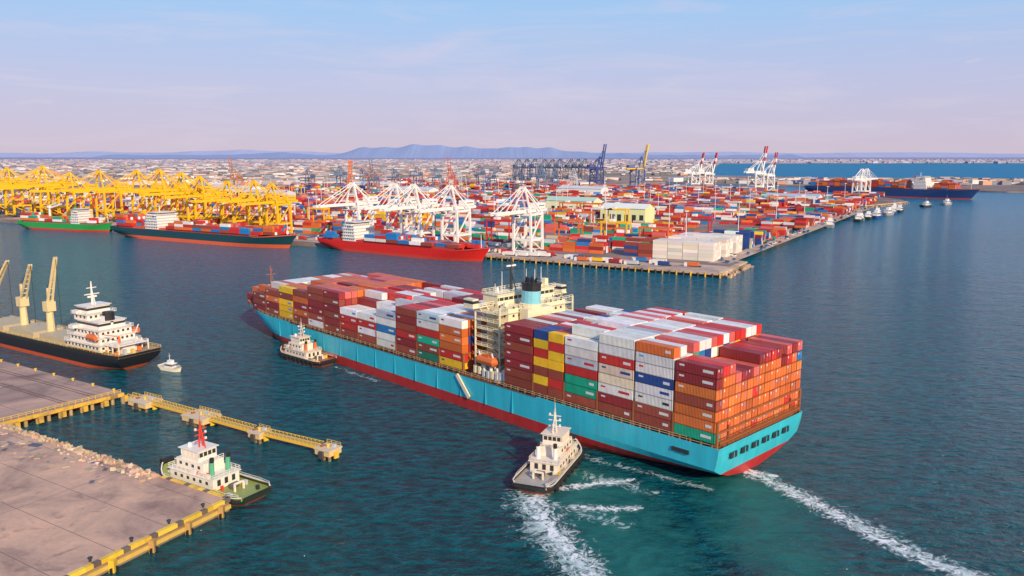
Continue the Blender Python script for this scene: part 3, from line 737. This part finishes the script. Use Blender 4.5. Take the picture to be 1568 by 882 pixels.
# ---------------------------------------------------------------- tugs and boats
def tug(name,x,y,rz,L,hc,deckc,hse,mast,fun=WHITE,boot=(.3,.05,.03),funtop=BLACK):
    b=B(); Bm=L*.33
    hw,zd_,G_=hull(b,L,Bm,2.3,.5,hc,boot,deckc,sheer_b=1.8,sheer_s=.2,rake=.04,stern_over=.06,bowlen=.3,sternlen=.22,trans=.72,bul=.8,N=26,e=2.2,topc=hc)
    P=[(x_,hw(x_)+.12,zd_(x_/L)-.55) for x_ in np.linspace(.3,L*.985,22)]
    for s in (-1,1):
        for p,q in zip(P[:-1],P[1:]):
            b.beam((p[0],s*p[1],p[2]),(q[0],s*q[1],q[2]),.5,.55,(.025,.025,.025))
            b.beam((p[0],s*(p[1]-.3),p[2]+.62),(q[0],s*(q[1]-.3),q[2]+.62),.3,.12,hse)
        for i in range(2,20,2):
            p=P[i]; b.cyl((p[0],s*(p[1]+.2),p[2]-.5),(p[0],s*(p[1]+.55),p[2]-.5),.75,.75,(.02,.02,.02),10)
    b.beam((.0,-hw(0)-.1,1.9),(.0,hw(0)+.1,1.9),.5,.6,(.025,.025,.025))
    b.cyl((L-.9,-1.6,3.6),(L-.9,1.6,3.6),.8,.8,(.02,.02,.02),10)
    d=1.6; k=L/32
    b.bx(10*k,25*k,-3.6*k,3.6*k,d,d+2.6*k,hse); b.bx(9.6*k,25.4*k,-4*k,4*k,d+2.6*k,d+2.75*k,hse)
    for s in (-1,1): windows(b,11*k,24*k,s*3.6*k,d+1.5*k,6,side=s,w=.8*k,h=.7*k)
    windows(b,-3*k,3*k,10*k,d+1.5*k,3,nx=False,side=-1,w=.9*k,h=1.4*k)
    z=d+2.75*k
    b.bx(14*k,23.5*k,-2.8*k,2.8*k,z,z+2.4*k,hse); b.rail([(9.8*k,-3.8*k,z),(9.8*k,3.8*k,z),(25.2*k,3.8*k,z),(25.2*k,-3.8*k,z),(9.8*k,-3.8*k,z)],1.0,hse,1.5,.1)
    for s in (-1,1): windows(b,14.5*k,23*k,s*2.8*k,z+1.4*k,4,side=s,w=.8*k,h=.7*k)
    z+=2.4*k
    b.bx(16*k,22*k,-2.5*k,2.5*k,z,z+2.5*k,hse); b.bx(15.95*k,22.05*k,-2.45*k,2.45*k,z+1.0*k,z+2.0*k,DARK)
    for q in range(5):
        b.bx(15.9*k,22.1*k,(-2.4+q*1.15)*k,(-2.2+q*1.15)*k,z+1.0*k,z+2.0*k,hse); b.bx((16+q*1.45)*k,(16.2+q*1.45)*k,-2.55*k,2.55*k,z+1.0*k,z+2.0*k,hse)
    b.bx(15.5*k,22.5*k,-2.9*k,2.9*k,z+2.5*k,z+2.65*k,hse); b.rail([(14*k,-2.8*k,z),(14*k,2.8*k,z)],1,hse,1.2,.1)
    zz=z+2.65*k
    b.beam((18*k,-.5*k,zz),(18*k,0,zz+6*k),.28,.28,mast); b.beam((18*k,.5*k,zz),(18*k,0,zz+6*k),.28,.28,mast); b.beam((16.5*k,0,zz),(18*k,0,zz+5*k),.22,.22,mast)
    for q in (1.5,3,4.2): b.beam((18*k,-1.6*k,zz+q*k),(18*k,1.6*k,zz+q*k),.22,.22,mast); b.box((18*k,(-1)**int(q)*1.3*k,zz+q*k+.3),(.4,.4,.5),WHITE)
    b.box((18.6*k,0,zz+1.2*k),(.4,2.2*k,.35),WHITE); b.cyl((20.5*k,1.2*k,zz),(20.5*k,1.2*k,zz+.9*k),.5*k,.4*k,WHITE,8)
    b.cyl((18*k,0,zz+6*k),(18*k,0,zz+7.6*k),.1,.05,mast,5)
    for s in (-1,1):
        b.cyl((12*k,s*2.2*k,d+2.6*k),(11.8*k,s*2.2*k,d+6*k),.6*k,.5*k,fun,8); b.cyl((11.8*k,s*2.2*k,d+6*k),(11.7*k,s*2.2*k,d+7*k),.51*k,.51*k,funtop,8)
    b.cyl((27.5*k,-1.4*k,d+.9*k),(27.5*k,1.4*k,d+.9*k),.8*k,.8*k,(.12,.12,.1),10); b.box((27.5*k,0,d+.4),(1.5*k,4*k,.6),hse)
    b.cyl((7.5*k,-1*k,d+.8*k),(7.5*k,1*k,d+.8*k),.7*k,.7*k,(.12,.12,.1),10); b.beam((5.8*k,-1.2*k,d),(5.8*k,-1.2*k,d+1.8*k),.4,.4,hse); b.beam((5.8*k,1.2*k,d),(5.8*k,1.2*k,d+1.8*k),.4,.4,hse); b.beam((5.8*k,-1.2*k,d+1.8*k),(5.8*k,1.2*k,d+1.8*k),.4,.4,hse)
    for i in range(18): b.box((U(2,26)*k,random.choice([-1,1])*U(2,4)*k,d+.4),(U(.4,1.3),U(.4,1.1),U(.5,1.5)),random.choice([ORG,GREY,DARK,YEL,hse,mast]))
    for i in range(10): b.box((U(11,24)*k,random.choice([-1,1])*U(2.9,3.7)*k,d+2.75*k+.5),(U(.4,1.3),.5,U(.5,1.1)),random.choice([ORG,GREY,WHITE,hse,mast]))
    b.rail([(x_,(hw(x_)-.3),zd_(x_/L)) for x_ in np.linspace(1,L*.8,8)],.8,hse,2,.08)
    b.rail([(x_,-(hw(x_)-.3),zd_(x_/L)) for x_ in np.linspace(1,L*.8,8)],.8,hse,2,.08)
    return b.obj(name,M_paint,(x,y,0),rz)
TW=(.78,.69,.58)
tug('tugboat',4.2,179.5,math.atan2(.93,.37),33,(.03,.035,.04),(.42,.38,.34),TW,TW)
tug('tugboat',-70.5,297.5,math.atan2(.66,-.75),31,(.03,.03,.035),(.36,.12,.06),TW,(.6,.5,.45),fun=ORG)
tug('tugboat',-59.5,175.5,math.atan2(.52,-.855),34,(.02,.06,.04),(.30,.34,.08),(.80,.74,.64),(.7,.06,.03),fun=(.1,.40,.22))
def launch(name,x,y,rz,L,hc,hs):
    b=B(); hw,zd_,G_=hull(b,L,L*.3,L*.12,.2,hc,hc,(.5,.45,.4),sheer_b=.6,rake=.07,bul=.3,N=16,zb=-.6)
    d=L*.1; b.bx(L*.28,L*.65,-L*.1,L*.1,d,d+L*.14,hs); b.bx(L*.3,L*.655,-L*.102,L*.102,d+L*.07,d+L*.115,DARK); b.bx(L*.25,L*.68,-L*.12,L*.12,d+L*.14,d+L*.155,hs)
    b.bx(L*.4,L*.58,-L*.07,L*.07,d+L*.155,d+L*.26,hs); b.cyl((L*.45,0,d+L*.26),(L*.45,0,d+L*.5),.1,.05,hs,5); b.beam((L*.45,-L*.05,d+L*.4),(L*.45,L*.05,d+L*.4),.08,.08,hs)
    b.rail([(L*.7,-L*.1,L*.13),(L*.95,0,L*.16),(L*.7,L*.1,L*.13)],.8,hs,1,.06)
    b.obj(name,M_paint,(x,y,0),rz)
launch('pilot_boat',-133.5,294,math.atan2(-.45,.89),11,(.75,.70,.55),WHITE)
for (x,y,r,l_) in [(352,885,1.1,30),(418,967,1,28),(432,985,1.2,26),(446,1003,1.0,28),(461,1020,.8,30),(478,1045,1.1,32),(500,1075,.7,30),(523,1100,1.0,30),(545,1130,.9,28),(560,1170,1.1,28),(640,1250,.5,26),(700,1300,.6,28),(1350,1560,.2,40),(1390,1600,.2,30)]:
    launch('harbour_boat',x,y,r,l_,random.choice([DARK,NAVY,(.3,.3,.32)]),WHITE)

# ---------------------------------------------------------------- quays on the left
YE=(.80,.50,.05)
b=B(); Q=(.66,.43,.31)
def slab(b,pts,z1,z0,top,side):
    b.face([(x,y,z1) for x,y in pts],top)
    for i in range(len(pts)):
        a=pts[i];c=pts[(i+1)%len(pts)]
        b.face([(a[0],a[1],z1),(a[0],a[1],z0),(c[0],c[1],z0),(c[0],c[1],z1)],side)
edge=[(-64.5,171),(-85,183)]
for i in range(1,26):
    f=i/26; edge.append((-85-62*f+U(-.9,.9),183+38*f+U(-1.3,.8)))
slab(b,edge+[(-147,221),(-330,330),(-420,180),(-150,0),(-152,5)],3,-2,Q,(.3,.22,.17))
b.obj('concrete_quay',M_conc)
b=B()
d=Vector((-152+64.5,5-171)).normalized(); n=Vector((-d.y,d.x)) ; n=-n if n.x<0 else n
Lq=150
for i in range(int(Lq/1.6)):
    p=Vector((-64.5,171))+d*(i*1.6); col=YE if i%4 else (.16,.12,.08)
    b.beam((p.x,p.y,2.75),(p.x+d.x*1.57,p.y+d.y*1.57,2.75),1.0,.9,vary(col,.2))
p0=Vector((-64.5,171))+n*.35; p1=p0+d*Lq
b.beam((p0.x,p0.y,1.2),(p1.x,p1.y,1.2),.5,.9,(.66,.44,.10))
for i in range(16):
    p=Vector((-64.5,171))+d*(3+i*9)+n*.9
    b.beam((p.x,p.y,-.5),(p.x,p.y,2.6),1.1,1.3,random.choice([YE,YE,BLUE,(.5,.3,.1)])); 
    b.cyl((p.x,p.y,.4),(p.x+n.x*.5,p.y+n.y*.5,.4),.9,.9,BLACK,10)
    q=Vector((-64.5,171))+d*(6+i*9)-n*1.4
    b.cyl((q.x,q.y,3),(q.x,q.y,3.6),.28,.28,DARK,8); b.cyl((q.x,q.y,3.6),(q.x,q.y,3.85),.45,.45,DARK,8)
e=Vector((-.855,.519))
for i in range(14):
    p=Vector((-64.5,171))+e*(i*1.7); b.beam((p.x,p.y,2.75),(p.x+e.x*1.66,p.y+e.y*1.66,2.75),1.0,.9,vary(YE if i%4 else (.16,.12,.08),.2))
b.obj('quay_fender_edge',M_paint)
b=B()
def rocks(a,c,n,w,zmax=3.2,col=(.46,.32,.21),off=0):
    a=Vector(a);c=Vector(c);d=c-a;nn=Vector((-d.y,d.x)).normalized()
    if nn.y<0: nn=-nn
    for i in range(n):
        dd=U(-w,w)+off; q=a+d*R()+nn*dd; s=U(.4,1.0)*random.choice([1,1,1.7]); cl=vary(col,.4)
        k=len(b.v)
        for z in (-.5,.35):
            for j in range(5):
                t_=j*1.257+U(-.5,.5); rr=s*U(.4,.9)*(1 if z<0 else .6); b.v.append((q.x+math.cos(t_)*rr,q.y+math.sin(t_)*rr,0))
        zc=max(.1,min(zmax,zmax*(1-max(0,dd)/(w+off+.1))))*U(.85,1.0)
        for j in range(10): v=b.v[k+j]; b.v[k+j]=(v[0],v[1],zc+(-.5 if j<5 else .25+U(-.25,.2))*s)
        for j in range(5): b.f.append((k+j,k+(j+1)%5,k+5+(j+1)%5,k+5+j)); b.c.append(cl)
        b.f.append(tuple(k+5+j for j in range(5))); b.c.append(cl)
rocks((-86,184),(-150,223),620,2.0,3.5,off=.3)
rocks((-86,184),(-118,203.5),120,3.0,3.3,off=-1.5,col=(.52,.38,.27))
rocks((-150,223),(-190,250),200,2.8,3.3)
b.obj('rubble_rocks',M_yard)
b=B()
for i in range(60):
    f=R(); q=Vector((-92,186))+Vector((-52,32))*f-Vector((.519,.855))*U(1.5,11); s=U(.2,1.0)*random.choice([1,1,1.8])
    b.box((q.x,q.y,3.0+s*.1),(s*1.8,s,s*.2),vary(random.choice([(.25,.2,.18),(.45,.33,.24),(.5,.36,.24),(.12,.14,.18)]),.3),U(0,3))
b.obj('quay_debris',M_yard)
# upper berth on piles
b=B()
pts=[(-127,251.6),(-330,378),(-360,330),(-152,217)]
b.face([(x,y,3.4) for x,y in pts],(.50,.34,.27)); b.face([(x,y,2.2) for x,y in pts][::-1],(.2,.15,.12))
for i in range(4):
    a=pts[i];c=pts[(i+1)%4]; b.face([(a[0],a[1],3.4),(a[0],a[1],2.2),(c[0],c[1],2.2),(c[0],c[1],3.4)],YE)
for i in range(14):
    f=i/13; x,y=-127-25*f,251.6-34.6*f
    b.cyl((x-1,y+.6,-1),(x-1,y+.6,2.3),.55,.55,(.5,.38,.2),8)
    if i%2==0: b.box((x+.5,y-.3,1.6),(1.3,1.6,1.8),YE,.9)
for i in range(24):
    x,y=-127-i*8.5,251.6+i*5.3; b.cyl((x,y-1,-1),(x,y-1,2.3),.6,.6,(.4,.3,.18),8)
b.obj('pile_berth',M_conc)
b=B()
b.rail([(-128,251.4,3.4),(-152,218,3.4)],1.1,YE,2,.12)
e=Vector((-.85,.53))
for i in range(9):
    p=Vector((-131,253))+e*i*12; b.cyl((p.x,p.y,3.4),(p.x,p.y,4.0),.3,.3,YE,8); b.cyl((p.x,p.y,4),(p.x,p.y,4.3),.5,.5,YE,8)
for s in (0,1.4,9,10.4):
    p=Vector((-134,248))-Vector((.53,.85))*s; q=p+e*90; b.beam((p.x,p.y,3.45),(q.x,q.y,3.45),.25,.1,(.12,.07,.05))
b.obj('berth_fittings',M_paint)
dol=[(-117.3,245.3),(-93.6,230.3),(-71.6,216),(-49.2,203.1)]
ang=math.atan2(-13.8,22.5)
for k,(x,y) in enumerate(dol):
    b=B(); sx,sy=((9,6),(9.5,6.5),(4.6,4.2),(5.2,4.6))[k]
    b.bx(-sx/2,sx/2,-sy/2,sy/2,1.4,3.1,(.72,.52,.24)); b.bx(-sx/2-.2,sx/2+.2,-sy/2-.2,sy/2+.2,2.75,3.15,(.66,.52,.36))
    for px in (-1,0,1):
        for py in (-1,1): b.cyl((px*sx*.38,py*sy*.34,-2),(px*sx*.38,py*sy*.34,1.5),.45,.45,(.22,.15,.09),8)
    b.cyl((0,0,3.1),(0,0,3.8),.35,.35,YE,8); b.cyl((0,0,3.8),(0,0,4.1),.55,.55,YE,8)
    b.box((sx*.25,sy*.2,3.5),(1,.8,.8),GREY); b.box((-sx*.3,-sy*.1,3.3),(.8,1.2,.4),RUST)
    b.rail([(-sx/2+.1,sy/2-.1,3.15),(sx/2-.1,sy/2-.1,3.15)],1,YE,1.3,.09)
    b.box((0,-sy/2-.3,1.6),(1.4,.6,2.0),(.08,.07,.07)); b.box((sx/2+.3,0,1.4),(.5,1.4,1.6),YE)
    b.obj('mooring_dolphin',M_paint,(x,y,0),ang)
b=B()
segs=[((-126,250.5),dol[0])]+[(dol[k],dol[k+1]) for k in range(3)]
for a,c in segs:
    a=Vector(a);c=Vector(c);d=(c-a).normalized();n=Vector((-d.y,d.x)); a=a+d*2.5;c=c-d*2.2
    for s in (-.9,.9):
        p=a+n*s;q=c+n*s
        b.beam((p.x,p.y,2.6),(q.x,q.y,2.6),.25,.7,YE); b.beam((p.x,p.y,3.95),(q.x,q.y,3.95),.14,.14,YE)
        L_=(q-p).length; m=max(2,int(L_/1.5))
        for i in range(m):
            f0,f1=i/m,(i+1)/m; u=p.lerp(q,f0);v=p.lerp(q,f1)
            b.beam((u.x,u.y,2.9),(u.x,u.y,3.95),.12,.12,YE); b.beam((u.x,u.y,2.9),(v.x,v.y,3.95),.1,.1,YE)
    b.beam((a.x,a.y,2.95),(c.x,c.y,2.95),1.5,.12,(.5,.36,.16))
b.obj('catwalk_bridge',M_paint)

# ---------------------------------------------------------------- wakes
ribbon('wake_foam',[(57,198,3),(62,191,6),(67.2,182,6.6),(72.8,170,7),(77.2,158.5,6.6),(81.6,150.6,6.2),(87.6,142.4,6.5),(100,126,7)],M_foam,n=40)
ribbon('wake_foam',[(7,186,5.5),(5,176,8.5),(6,169,9.5),(9.5,159,10),(13,149,9.5),(15.5,142,8),(20,128,7)],M_foam,.06,n=40)
ribbon('wake_foam',[(8,182,2.5),(15,184,4.2),(24,187,4.2),(33,189,2.4)],M_foam,.07)
ribbon('wake_foam',[(12,174,2.5),(19,172,4),(27,172,3.4),(31,173,2)],M_foam,.075)
ribbon('wake_foam',[(52,203,1.5),(57,198,3),(63,193,3.5),(68,190,2)],M_foam,.078)
ribbon('thin_foam',[(14,196,4),(20,190,8),(30,184,8),(37,178,4)],M_foam2,.08)
ribbon('thin_foam',[(8,176,5),(18,168,9),(27,162,6)],M_foam2,.09)
ribbon('thin_foam',[(2,186,7),(2,176,11),(6,160,14),(12,146,13),(20,126,11)],M_foam2,.10)
ribbon('thin_foam',[(60,198,7),(68,182,10),(75,166,11),(84,148,11),(98,126,12)],M_foam2,.11)
ribbon('thin_foam',[(15,208,3),(24,200,4.5),(38,190,4.5),(52,180,4)],M_foam2,.12)
ribbon('thin_foam',[(-70,298,3),(-60,288,4),(-46,274,3.5)],M_foam2,.12)
ribbon('aerated_water',[(60,194,9),(56,174,16),(54,160,14),(58,138,9)],M_aer,.03)
ribbon('aerated_water',[(14,198,10),(18,180,18),(22,160,18),(26,136,13)],M_aer,.02)

# ---------------------------------------------------------------- world, sun, camera
wd=bpy.data.worlds.new("World"); scene.world=wd; wd.use_nodes=True
nt=wd.node_tree;n=nt.nodes;l=nt.links; bg=n['Background']
tosun=Vector((.42,-.86,.46)).normalized(); el=math.asin(tosun.z); az=math.atan2(tosun.x,tosun.y)
sky=n.new('ShaderNodeTexSky'); sky.sky_type='NISHITA'; sky.sun_disc=False; sky.sun_elevation=el; sky.sun_rotation=az
tc=n.new('ShaderNodeTexCoord'); sp=n.new('ShaderNodeSeparateXYZ'); l.new(tc.outputs['Generated'],sp.inputs[0])
K=10
cr=ramp(n,l,sp.outputs[2],[(0,(.66,.56,.69)),(.035,(.60,.54,.73)),(.09,(.53,.56,.81)),(.17,(.38,.60,.92)),(.6,(.12,.32,.75))])
cm=mixc(n,l,1.0,cr,(K,K,K),'MULTIPLY')
mp=mapping(n,l,tc.outputs['Generated'],(2.6,2.6,20))
cn=noise(n,l,mp,1.7,6,.6,.6)
cf=math_(n,l,'MULTIPLY',math_(n,l,'SUBTRACT',cn,.50,clamp=True),2.0,clamp=True)
cm=mixc(n,l,cf,cm,(7.4,6.6,8.0))
mp2=mapping(n,l,tc.outputs['Generated'],(9,9,42))
cn2=noise(n,l,mp2,1.5,6,.6,.3)
cf2=math_(n,l,'MULTIPLY',math_(n,l,'SUBTRACT',cn2,.66,clamp=True),5.0,clamp=True)
cm=mixc(n,l,math_(n,l,'MULTIPLY',cf2,.6),cm,(8.4,7.0,7.6))
fin=mixc(n,l,.88,sky.outputs[0],cm)
l.new(fin,bg.inputs[0]); bg.inputs[1].default_value=.10
sd=bpy.data.lights.new('sun','SUN'); sd.energy=5.0; sd.angle=math.radians(.5); sd.color=(1,.79,.53)
so=bpy.data.objects.new('sun',sd); scene.collection.objects.link(so); so.rotation_euler=tosun.to_track_quat('Z','Y').to_euler()
cd=bpy.data.cameras.new('camera'); cd.lens=28; cd.sensor_width=36; cd.clip_end=200000; cd.clip_start=.5
co=bpy.data.objects.new('camera',cd); scene.collection.objects.link(co); co.location=(0,0,80)
co.rotation_euler=(math.radians(90-9.45),0,0)
scene.camera=co
scene.view_settings.view_transform='Standard'; scene.view_settings.look='None'; scene.view_settings.exposure=0
